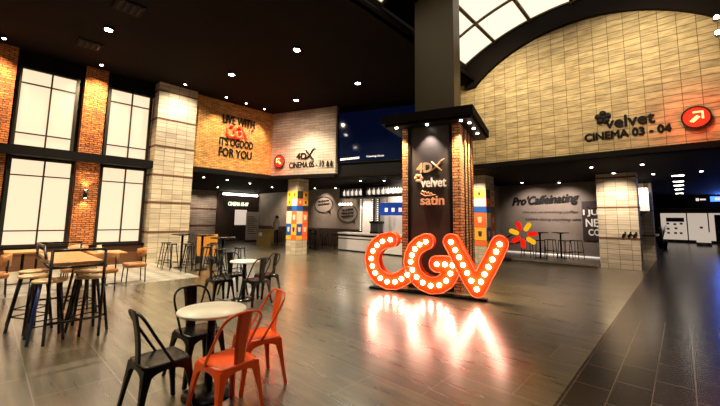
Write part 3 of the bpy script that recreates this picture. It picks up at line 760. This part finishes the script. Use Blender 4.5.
oc = metal_chair('orange', 'glossy orange metal chair in front of the nearest round table, its back to the viewer', GN); oc.location = (-2.82, 1.46, 0); oc.rotation_euler.z = R(97)
dup(oc, (-3.18, 1.95, 0), R(170), 'glossy orange metal chair at the right of the nearest round table', GN)
dup(bc, (-6.50, 3.12, 0), R(2), 'black metal chair at the left of the farther round table', GF)
dup(bc, (-5.98, 3.58, 0), R(95), 'black metal chair in front of the farther round table, its back to the viewer', GF)
dup(bc, (-6.38, 4.06, 0), R(178), 'black metal chair at the right of the farther round table', GF)
dup(bc, (-6.92, 3.62, 0), R(-90), 'black metal chair behind the farther round table', GF)
def round_table(label, r_, h, top='cream', loc=(0, 0, 0), group=None, base=.22, foot=True):
    t = thing('round_table', label, 'table', loc, 0, group)
    MB().lathe([(0.01, h-.028), (r_*.97, h-.028), (r_, h-.018), (r_, h-.006), (r_*.985, h), (.01, h)], n=40).build('tabletop', top, t)
    MB().cyl(0, 0, .02, h-.028, .036, 16).cyl(0, 0, h-.05, h-.028, .12, 20).build('pedestal', 'blackm', t)
    MB().lathe([(.01, 0), (base, 0), (base, .012), (base*.5, .028), (.04, .035), (.01, .035)], n=28).build('base_plate', 'blackm', t)
    return t
round_table('nearest small round table with a cream top between two black and two orange chairs', .30, .75, loc=(-3.27, 1.52, 0))
round_table('farther small round table with a cream top among four black chairs', .28, .75, loc=(-6.42, 3.58, 0))

# high stools
def high_stool(name, label, group, seatmat, legmat, h=.75, r_=.165, spl=.10, lr=.015):
    t = thing(name, label, 'stool', (0, 0, 0), 0, group)
    MB().lathe([(.01, h-.03), (r_*.95, h-.03), (r_, h-.015), (r_*.97, h), (.01, h-.004)], n=24).build('seat', seatmat, t)
    for k in range(4):
        a = PI/4+k*PI/2; c, s_ = math.cos(a), math.sin(a)
        MB().tube([(c*r_*.75, s_*r_*.75, h-.03), (c*(r_+spl), s_*(r_+spl), .005)], [lr, lr*.85], 8).build('leg', legmat, t)
    q = .72; rr_ = r_*.75*(1-q)+(r_+spl)*q
    pts = [(rr_*math.cos(PI/4+k*PI/2), rr_*math.sin(PI/4+k*PI/2), h*(1-q)) for k in range(4)]
    MB().tube([pts[0], pts[1]], .009, 6).tube([pts[1], pts[2]], .009, 6).tube([pts[2], pts[3]], .009, 6).tube([pts[3], pts[0]], .009, 6).build('foot_rail', legmat, t)
    return t
GB = 'wood seated bar stools pushed under the oak bar table'
ws = high_stool('bar_stool', 'wood seated bar stool at the near left corner of the oak bar table', GB, 'woodl', 'blackm', .76, .18, .06, .021)
ws.location = (-6.12, .66, 0)
for (x, y, rz, lab) in ((-6.16, 1.10, .3, 'wood seated bar stool at the near right end of the oak bar table'), (-6.72, .56, .5, 'second wood seated bar stool along the left of the oak bar table'), (-6.78, 1.16, .1, 'second wood seated bar stool along the right of the oak bar table'),
                        (-7.28, .60, .8, 'farthest wood seated bar stool along the left of the oak bar table'), (-7.36, 1.20, .2, 'farthest wood seated bar stool along the right of the oak bar table')):
    dup(ws, (x, y, 0), rz, lab)
for ch in ws.children:
    if ch.name.startswith('leg') and ch.matrix_parent_inverse: pass
# blue reflection put into the colour of one leg of the nearest stool
l0 = [c for c in ws.children if c.name.startswith('leg')]
l0[3].data = l0[3].data.copy(); l0[3].data.materials[0] = M['blueleg']; l0[3]['label'] = 'leg with a blue reflection put into its colour'
bt = thing('bar_table', 'tall oak topped bar table with a black pipe guard frame, stools pushed under', 'table', (-6.72, .9, 0))
MB().box(-.93, -.25, .95, .84, .27, .99).build('tabletop', 'wood', bt, bevel=.004)
def pipe(m, *p): return m.tube(p, .017, 8)
for sx in (-.88, .87):
    for sy in (-.27, .28):
        pipe(MB(), (sx, sy, 0), (sx, sy, 1.145)).build('leg', 'blackm', bt)
for sx in (-.88, .87):
    for z in (1.145, .25, .93): pipe(MB(), (sx, -.27, z), (sx, .28, z)).build('cross_rail', 'blackm', bt)
for sy in (-.27, .28): pipe(MB(), (-.88, sy, .93), (.87, sy, .93)).build('side_rail', 'blackm', bt)
pipe(MB(), (-.88, -.27, 1.145), (.0, -.27, 1.145), (.3, -.27, 1.0)).build('guard_rail', 'blackm', bt)

# plywood dining chairs by the windows
def ply_chair(label, group):
    t = thing('dining_chair', label, 'chair', (0, 0, 0), 0, group)
    m = MB(); o_ = []
    for k in range(24):
        a = 2*PI*k/24; r_ = .23/max(abs(math.cos(a)), abs(math.sin(a)))**.7; o_.append((r_*math.cos(a), r_*math.sin(a)))
    m.rings([[(x*.9, y*.9, .365) for x, y in o_], [(x, y, .385) for x, y in o_], [(x, y, .45) for x, y in o_], [(x*.9, y*.9, .465) for x, y in o_], [(x*.2, y*.2, .465) for x, y in o_]]).build('seat', 'woodb', t)
    m = MB(); r_ = []
    for q in range(11):
        a = R(-62+124*q/10); hh = .135*(1-abs(q-5)/5*.35)
        x, y = .235*math.sin(a), .03-.25*math.cos(a)
        r_.append([(x, y, .70-hh), (x*1.07, y-.02, .70-hh*.8), (x*1.07, y-.02, .70+hh*.8), (x, y, .70+hh), (x*.96, y+.012, .70)])
    m.rings(r_).build('backrest', 'woodb', t)
    for sx in (-1, 1):
        MB().tube([(sx*.18, .18, .42), (sx*.20, .20, 0)], .013, 8).build('leg', 'blackm', t)
        MB().tube([(sx*.18, -.20, .0), (sx*.17, -.18, .42), (sx*.16, -.19, .72)], .013, 8).build('leg', 'blackm', t)
    return t
GD = 'brown plywood dining chairs by the windows'
pc = ply_chair('brown plywood chair at the right of the small table before the right window', GD); pc.location = (-9.9, 2.60, 0); pc.rotation_euler.z = PI
dup(pc, (-9.30, 1.90, 0), R(80), 'brown plywood chair on the near side of the small table, behind the bar table', GD)
dup(pc, (-9.95, 1.45, 0), R(0), 'brown plywood chair at the left of the small table behind the bar table guard', GD)
dup(pc, (-9.85, .22, 0), PI, 'brown plywood chair cut off by the left edge of the photo', GD)
dup(pc, (-11.6, 1.75, 0), R(-90), 'brown plywood chair nearest the windows, facing the room', GD)
def cafe_table(loc, label):
    t = thing('cafe_table', label, 'table', loc, 0, 'small wooden tables by the windows')
    MB().box(-.38, -.32, .72, .38, .32, .755).build('tabletop', 'wood', t, bevel=.004)
    MB().cyl(0, 0, .02, .72, .03, 14).build('pedestal', 'blackm', t)
    MB().box(-.25, -.03, 0, .25, .03, .02).box(-.03, -.25, 0, .03, .25, .02).build('foot', 'blackm', t)
    return t
cafe_table((-9.95, 2.03, 0), 'small wooden table between the brown chairs before the right window')
cafe_table((-9.9, -.42, 0), 'small wooden table beyond the left edge of the photo')
cafe_table((-11.3, .7, 0), 'small wooden table under the left window behind the bar table')
cd = thing('table_menu', 'small folded cream menu card standing on the wooden table', 'menu', (-9.9, 1.86, .755), .4)
MB().prism([(-.06, 0), (.06, 0), (0, .17)], -.05, .05).build('card', 'pcream', cd)

# bar-height tables with stools on the left behind
GT = 'thin black high tables beside the tall stone column'
T1 = round_table('thin black high table touching the foot of the tall stone column', .33, 1.05, 'blackm', (-11.75, 4.35, 0), GT, .2)
for c, lab in (((-10.85, 4.6, 0), 'thin black high table beside the orange board'), ((-9.3, 4.5, 0), 'thin black high table nearest to the farther round table')): dup(T1, c, 0, lab)
hs = high_stool('metal_stool', 'x', 'black metal high stools by the tall stone column', 'blackm', 'blackm', .78, .15, .07)
HS = [(-12.1, 4.0), (-11.45, 3.95), (-12.0, 4.75), (-11.25, 4.35), (-10.6, 4.15), (-10.5, 4.75), (-11.1, 5.1), (-9.7, 4.25), (-9.0, 4.85), (-8.9, 4.25)]
HL = ['left of the high table at the stone column foot', 'in front of the high table at the stone column foot', 'behind the high table at the stone column foot', 'between the two leftmost high tables', 'in front of the high table beside the orange board', 'right of the high table beside the orange board', 'behind the high table beside the orange board', 'left of the high table nearest the round table', 'behind the high table nearest the round table', 'in front of the high table nearest the round table']
for i, (x, y) in enumerate(HS):
    o = hs if i == 0 else dup(hs, (0, 0, 0)); o.location = (x, y, 0); o.rotation_euler.z = i*.4; o['label'] = 'black metal high stool '+HL[i]
ob = thing('display_board', 'upright orange ochre board standing behind the high tables', 'board', (-12.2, 5.35, 0), R(40))
MB().box(-.35, -.03, .25, .35, .03, 1.0).build('panel', 'ochre', ob); MB().box(-.3, -.15, 0, -.26, .15, .25).box(.26, -.15, 0, .3, .15, .25).build('foot', 'blackm', ob)

# far hall stools/tables
GH = 'dark stools and tables in the far hall'
FS = [(-17.6, 11.8), (-17.0, 11.5), (-16.4, 11.9), (-15.2, 12.6), (-14.6, 12.9), (-14.1, 12.3), (-13.6, 12.7), (-15.7, 12.9)]
FL = ['just right of the far desk', 'between the far desk and poster pillar', 'touching the left side of the poster pillar in view', 'under the left speech bubble', 'second under the left speech bubble', 'before the bar end', 'closest to the white bar end', 'right behind the poster pillar']
fs = high_stool('dark_stool', 'x', GH, 'blackm', 'blackm', .80, .17, .06)
for i, (x, y) in enumerate(FS):
    o = fs if i == 0 else dup(fs, (0, 0, 0)); o.location = (x, y, 0); o['label'] = 'small dark stool '+FL[i]
for (x, y, lab) in ((-14.9, 12.1, 'dark high table under the left speech bubble'), (-14.0, 11.7, 'dark high table close to the white bar end'), (-17.1, 12.2, 'dark high table right of the far desk')):
    dup(T1, (x, y, 0), 0, lab, 'dark high tables in the far hall')
# coffee corner tables
GC = 'dark high tables before the coffee wall'
for (x, y, lab) in ((-4.35, 15.6, 'dark high table before the coffee wall, left one'), (-3.75, 16.3, 'dark high table before the coffee wall, right one')):
    dup(T1, (x, y, .12), 0, lab, GC)
def frame_stool():
    t = thing('backed_stool', 'x', 'stool', (0, 0, 0), 0, 'dark framed stools before the coffee wall')
    MB().box(-.17, -.17, .72, .17, .17, .75).build('seat', 'blackm', t)
    for sx in (-1, 1):
        for sy in (-1, 1): MB().tube([(sx*.15, sy*.15, .72), (sx*.19, sy*.19, 0)], .014, 6).build('leg', 'blackm', t)
    MB().tube([(-.18, -.18, .28), (.18, -.18, .28), (.18, .18, .28), (-.18, .18, .28)], .01, 6, closed=True).build('foot_rail', 'blackm', t)
    return t
fst = frame_stool()
for i, (x, y, lab) in enumerate(((-4.8, 15.4, 'leftmost dark framed stool before the coffee wall'), (-4.2, 15.1, 'dark framed stool in front of the left coffee table'), (-4.1, 16.1, 'dark framed stool between the two coffee tables'), (-3.5, 15.8, 'dark framed stool in front of the right coffee table'), (-3.2, 16.3, 'rightmost dark framed stool before the coffee wall'))):
    o = fst if i == 0 else dup(fst, (0, 0, 0)); o.location = (x, y, .12); o.rotation_euler.z = i*.3; o['label'] = lab

# ================================================================== POSTER PILLARS
def poster_pillar(loc, wx, wy, label, h):
    t = thing('poster_pillar', label, 'column', loc)
    MB().box(-wx, 0, 0, 0, wy, h).build('shaft', 'stone', t)
    G = [(.66, .84, ['pyel', 'pora', 'pyel', 'pora']), (.86, 1.34, ['blue', 'pyel', 'blue', 'pora']), (1.36, 1.90, ['pcream', 'pora', 'pcream', 'pora']), (1.92, 2.14, ['pdark', 'blue', 'blue', 'pdark']), (2.16, 2.45, ['pyel', 'pcream', 'pora', 'pyel']), (2.47, 2.80, ['pyel', 'pyel', 'pdark', 'pyel'])]
    for face in (0, 1):
        L = wx if face == 0 else wy
        mt = Matrix.Identity(4) if face == 0 else (Matrix.Translation((0, 0, 0)) @ Matrix.Rotation(PI/2, 4, 'Z'))
        for (z0, z1, cols) in G:
            n = 2; cw = L/n
            for k in range(n):
                x0 = (-L+k*cw) if face == 0 else k*cw
                c = cols[(k+2*face) % 4]
                m = MB(); m.box(x0+.004, -.015, z0, x0+cw-.004, .0, z1, mt); p_ = m.build('poster_tile', c, t)
                if c in ('pyel', 'pora', 'blue') and z1-z0 > .25:      # a pale cup picture
                    xm = x0+cw/2; zm = (z0+z1)/2; s_ = (z1-z0)*.2
                    m = MB(); va = [(xm-s_*.55, zm-s_), (xm+s_*.55, zm-s_), (xm+s_*.8, zm+s_*.7), (xm-s_*.8, zm+s_*.7)]
                    m.prism(va, -.022, -.014); m.prism([(xm-s_*.9, zm+s_*.75), (xm+s_*.9, zm+s_*.75), (xm+s_*.7, zm+s_*1.1), (xm-s_*.7, zm+s_*1.1)], -.022, -.014)
                    for v in m.bm.verts: v.co = mt @ v.co
                    m.build('cup_picture', 'pcream' if c != 'pyel' else 'pdark', p_)
        if face == 0 or face == 1:
            pass
    return t
poster_pillar((-12.4, 9.28, 0), .74, .60, 'square pillar wrapped in blue, orange and yellow posters before the far hall', LOW)
poster_pillar((-5.45, 12.9, 0), 1.0, .8, 'square pillar wrapped in blue, orange and yellow posters right of the brick column', LOW)

# ================================================================== BAR
bar = thing('bar_counter', 'long white bar counter with black stripes before the far wall', 'counter', (-13.12, 12.5, 0))
MB().box(0, 0, .06, 6.4, .7, .86).build('body', 'white', bar)
MB().box(-.03, -.04, .86, 6.45, .74, .92).build('worktop', 'white', bar)
MB().box(-.005, -.012, .74, 6.4, .0, .82).build('stripe', 'blackm', bar); MB().box(-.005, -.012, .60, 6.4, .0, .64).build('stripe', 'blackm', bar)
MB().box(.02, .03, 0, 6.4, .68, .06).build('plinth', 'black', bar)
sh = thing('glass_rack', 'black framed overhead rack of pale glasses above the bar', 'rack', (-13.2, 12.6, 0))
m = MB()
for x in (0, 1.6, 5.8): m.box(x, 0, 2.72, x+.06, .5, 3.2)
m.box(0, 0, 2.68, 5.86, .5, 2.76); m.box(0, 0, 3.14, 5.86, .5, 3.22); m.build('frame', 'black', sh)
for x in (.4, 2.9, 5.4): MB().box(x, .2, 3.2, x+.03, .23, LOW).build('hanger', 'black', sh)
MB().box(.02, .45, 2.76, 5.84, .48, 3.14).build('back_panel', 'conc', sh)
for k in range(38):
    x = .16+k*.147
    if abs(x-1.63) < .08: continue
    MB().lathe([(.03, 2.80), (.07, 2.84), (.07, 3.02), (.015, 3.05), (.015, 3.12)], x, .2, 10).build('glass', 'whitelit' if k % 2 == 0 else 'white', sh)  # every other glass given a glow to brighten the rack
m_ = thing('menu_screen', 'bright blue menu screen on the white wall behind the bar', 'screen', (-10.4, 13.3, 0))
MB().box(-.66, 0, 1.80, 1.0, .05, 2.42).build('display', 'bluescreen', m_)
for k in range(3): MB().box(-.30+k*.42, -.01, 1.97, -.12+k*.42, .0, 2.16).build('picture', 'whitelit', m_)
MB().tube([(-.2, .03, 2.42), (-.2, .03, LOW)], .02).build('hanger', 'blackm', m_)
# film strip posts
for i, (x, lab) in enumerate(((-12.35, 'black and white film strip post at the left of the white bar panel'), (-11.55, 'black and white film strip post at the right of the white bar panel'), (-11.2, 'second black and white film strip post right of the bar panel'))):
    t = thing('film_strip_post', lab, 'post', (x, 13.35, 0), 0, 'film strip posts at the bar')
    MB().box(-.07, 0, .0, .07, .1, 2.68).build('post', 'black', t)
    for k in range(16): MB().box(-.045, -.01, 1.0+k*.105, .045, .0, 1.055+k*.105).build('perforation', 'whitelit', t)
wp = MB().box(-12.28, 13.4, .9, -11.62, 13.44, 2.68).build('room_divider', 'white'); tag(wp, 'blank white lit panel between the film strip posts', 'panel')
pm = thing('popcorn_machine', 'small black glass sided machine on the bar worktop', 'machine', (-10.75, 12.75, .92))
MB().box(-.26, -.2, 0, .26, .2, .1).build('base', 'blackm', pm); MB().box(-.28, -.22, .48, .28, .22, .58).build('hood', 'blackm', pm); MB().box(-.24, -.18, .1, .24, .18, .48).build('glass_case', 'glass', pm)
MB().box(-.12, -.1, .12, .12, .1, .3).build('kettle', 'goldlet', pm)
for i in range(5):
    t = thing('pendant_lamp', ('leftmost', 'second', 'third', 'fourth', 'rightmost')[i]+' of the small pendant lamps left of the bar panel', 'lamp', (-13.05+i*.2, 12.5, 2.32), 0, 'small pendant lamps at the bar end')
    MB().tube([(0, 0, .09), (0, 0, 1.03)], .006, 5).build('cord', 'blackm', t); MB().sphere((0, 0, .03), .05, 12, 8).build('globe', 'lens_s', t)

# far entrance
en = thing('entrance_light', 'long row of pale lamps along the top of the far dark entrance', 'lamp', (-22.88, 0, 3.12))
MB().box(.0, 10.8, -.02, .1, 13.45, .16).build('rail', 'darkwood', en)
for k in range(14): MB().sphere((.12, 10.9+k*.19, .06), .075, 10, 7).build('bulb', 'lens_s', en)
po = thing('wall_poster', 'framed pale poster on the dark wall of the far entrance', 'poster', (-22.88, 12.25, 1.6)); MB().box(0, -.5, -.58, .04, .5, .58).build('frame', 'letter', po); MB().box(.04, -.45, -.53, .05, .45, .53).build('print', 'shop', po)
bn = thing('standing_banner', 'tall white standing banner beside the far entrance desk', 'banner', (-21.5, 12.4, 0), R(70))
MB().box(-.42, -.01, .08, .42, .01, 1.98).build('sheet', 'white', bn); MB().box(-.45, -.12, 0, .45, .12, .08).build('base', 'blackm', bn)
m = MB()
for k in range(9): m.box(-.3, -.02, .5+k*.14, .3-.1*(k % 3), -.01, .55+k*.14)
m.build('print', 'concd', bn)
dk = thing('reception_desk', 'olive brown reception desk by the far entrance', 'desk', (-17.9, 11.2, 0), R(35))
MB().box(-.42, -.25, .0, .42, .25, .88).build('body', 'olive', dk); MB().box(-.46, -.29, .88, .46, .29, .93).build('worktop', 'olive', dk); MB().box(-.3, -.26, .55, -.1, -.25, .75).build('notice', 'white', dk)
# staff member behind the desk
def person(loc, rz):
    me = bpy.data.meshes.new('body')
    V = [(0, 0, .93), (0, 0, 1.15), (0, -.01, 1.36), (0, 0, 1.46), (0, .01, 1.60), (-.17, 0, 1.40), (-.22, .02, 1.14), (-.16, .18, 1.00), (.17, 0, 1.40), (.22, .02, 1.14), (.16, .18, 1.00), (-.09, 0, .88), (-.10, .01, .48), (-.10, 0, .06), (-.10, .12, .03), (.09, 0, .88), (.10, .01, .48), (.10, 0, .06), (.10, .12, .03)]
    E = [(0, 1), (1, 2), (2, 3), (3, 4), (2, 5), (5, 6), (6, 7), (2, 8), (8, 9), (9, 10), (0, 11), (11, 12), (12, 13), (13, 14), (0, 15), (15, 16), (16, 17), (17, 18)]
    RR = [.13, .125, .13, .055, .09, .06, .045, .03, .06, .045, .03, .09, .06, .045, .035, .09, .06, .045, .035]
    me.from_pydata(V, E, []); o = bpy.data.objects.new('person', me); C.objects.link(o)
    sk = o.modifiers.new('skin', 'SKIN')
    for i, r_ in enumerate(RR): me.skin_vertices[0].data[i].radius = (r_, r_*.85); me.skin_vertices[0].data[i].use_root = (i == 0)
    o.modifiers.new('sub', 'SUBSURF').levels = 1
    bpy.context.view_layer.update(); dg = bpy.context.evaluated_depsgraph_get()
    ev = bpy.data.meshes.new_from_object(o.evaluated_get(dg)); o.modifiers.clear(); o.data = ev; ev.name = 'person'
    ev.materials.clear()
    for k in ('skin', 'shirt', 'black'): ev.materials.append(M[k])
    for f in ev.polygons:
        z = f.center.z; f.material_index = 0 if z > 1.45 or (abs(f.center.x) > .12 and f.center.y > .12 and z > .5) else 1 if z > .93 else 2; f.use_smooth = True
    o.location = loc; o.rotation_euler.z = rz
    tag(o, 'person with dark hair and pale shirt standing behind the far reception desk', 'person')
    MB().sphere((0, -.02, 1.645), .115, 14, 9, (.95, 1.0, .85)).build('hair', 'hair', o)
    MB().sphere((0, .115, 1.58), .018, 8, 6).build('nose', 'skin', o)
    return o
person((-17.95, 11.95, 0), R(210))

# ================================================================== CORRIDOR
hl = thing('hanging_light_box', 'white hanging light box between the two right stone columns', 'sign', (-1.45, 18.6, 2.5))
MB().box(-.40, -.12, -.4, .50, .12, .55).build('panel', 'white', hl); MB().prism([(-.4, -.4), (.5, -.4), (.2, -.6)], -.12, .12).build('bracket', 'black', hl); MB().box(-.32, -.02, .55, -.28, .02, .86).build('hanger', 'black', hl); MB().box(.36, -.02, .55, .4, .02, .86).build('hanger', 'black', hl)
def hang_text(): pass
sf = thing('shopfront', 'bright white shopfront with small pictures at the far end of the walkway', 'shop front', (0, 40, 0))
MB().box(-1.35, 0, .25, 3.2, .2, 2.48).build('facade', 'shop', sf); MB().box(-1.35, -.02, 0, 3.2, .2, .25).build('plinth', 'conc', sf)
MB().box(-1.0, -.03, 1.75, .15, -.0, 2.1).build('notice_band', 'concd', sf)
for (x, z, c) in ((-.9, 1.6, 'pdark'), (-.9, 1.15, 'pdark'), (-.9, .8, 'pcream'), (-.45, 1.55, 'conc'), (-.4, 1.2, 'pyel'), (-.05, 1.6, 'conc'), (-.1, .8, 'pyel'), (-.45, .8, 'pyel'), (1.15, 1.3, 'pdark')):
    MB().box(x-.09, -.03, z-.08, x+.09, -.0, z+.08).build('picture', c, sf)
MB().box(.28, -.05, .25, .36, .0, 2.48).build('mullion', 'white', sf); MB().box(1.55, -.05, .25, 1.63, .0, 2.48).build('mullion', 'white', sf)
MB().box(1.95, -.06, .25, 3.3, .0, 2.35).build('dark_display', 'pdark', sf, label='dark glazed display at its right')
for (x, z) in ((2.15, 1.0), (2.3, 1.2), (2.5, .9)): MB().box(x-.08, -.09, z-.1, x+.08, -.06, z+.1).build('picture', 'conc', sf)
vm = thing('display_case', 'pale blue lit case standing before the far white shopfront', 'case', (1.1, 36, 0))
MB().box(-.4, -.3, 0, .4, .3, .25).build('base', 'white', vm); MB().box(-.38, -.28, .25, .38, .28, 1.0).build('lit_case', 'bluelit' if 'bluelit' in M else 'shop', vm)
bs = thing('blue_sign', 'glowing blue and white overhead sign at the right edge above the walkway', 'sign', (0, 29.5, 0))
MB().box(1.35, 0, 2.95, 2.6, .1, 3.25).build('light_box', 'bluesign', bs); MB().box(1.55, -.01, 3.02, 2.4, .0, 3.18).build('word_panel', 'whitelit', bs)
MB().box(.72, 0, 3.0, .85, .08, 3.16).box(.9, 0, 3.04, 1.15, .08, 3.13).build('icon', 'whitelit', bs)
l = lamp('blue_lamp', 'AREA', (2.0, 29.2, 3.1), 80*K, (.08, .2, 1), .8, (1.6, 20, 3.3))
bl = lamp('blue_lamp', 'SPOT', (2.6, 16, 3.2), 25*K, (.15, .3, 1), .2, (2.2, 12, 0), 90, 1)
db = MB().box(-1.5, 30, 2.55, 4.9, 30.3, LOW-.02).build('hanging_bulkhead', 'black'); tag(db, 'plain black hanging bulkhead across the far walkway', 'bulkhead')
pk = thing('kiosk', 'tall dark kiosk with hanging signs along the far left side of the walkway', 'kiosk', (-1.35, 25.5, 0))
MB().box(-.35, -.8, 0, .05, .8, 2.6).build('cabinet', 'pdark', pk); MB().box(.05, -.6, 1.7, .12, .6, 2.6).build('light_panel', 'shop', pk); MB().box(.05, -.8, .9, .35, .8, 1.0).build('shelf', 'goldlet', pk)
pl = thing('potted_plant', 'small green plant in a dark pot beside the far kiosk', 'plant', (-1.0, 30.0, 0))
MB().lathe([(.01, 0), (.2, 0), (.28, .5), (.24, .5), (.01, .45)], n=18).build('pot', 'blackm', pl)
m = MB()
for k in range(26):
    a = k*2.4; rr_ = .15+.25*random.random(); hgt = .75+.5*random.random()
    m.tube([(0, 0, .45), (rr_*.5*math.cos(a), rr_*.5*math.sin(a), .45+hgt*.7), (rr_*math.cos(a), rr_*math.sin(a), .35+hgt)], [.01, .05, .01], 5, flat=.25)
m.build('leaves', 'leaf', pl)
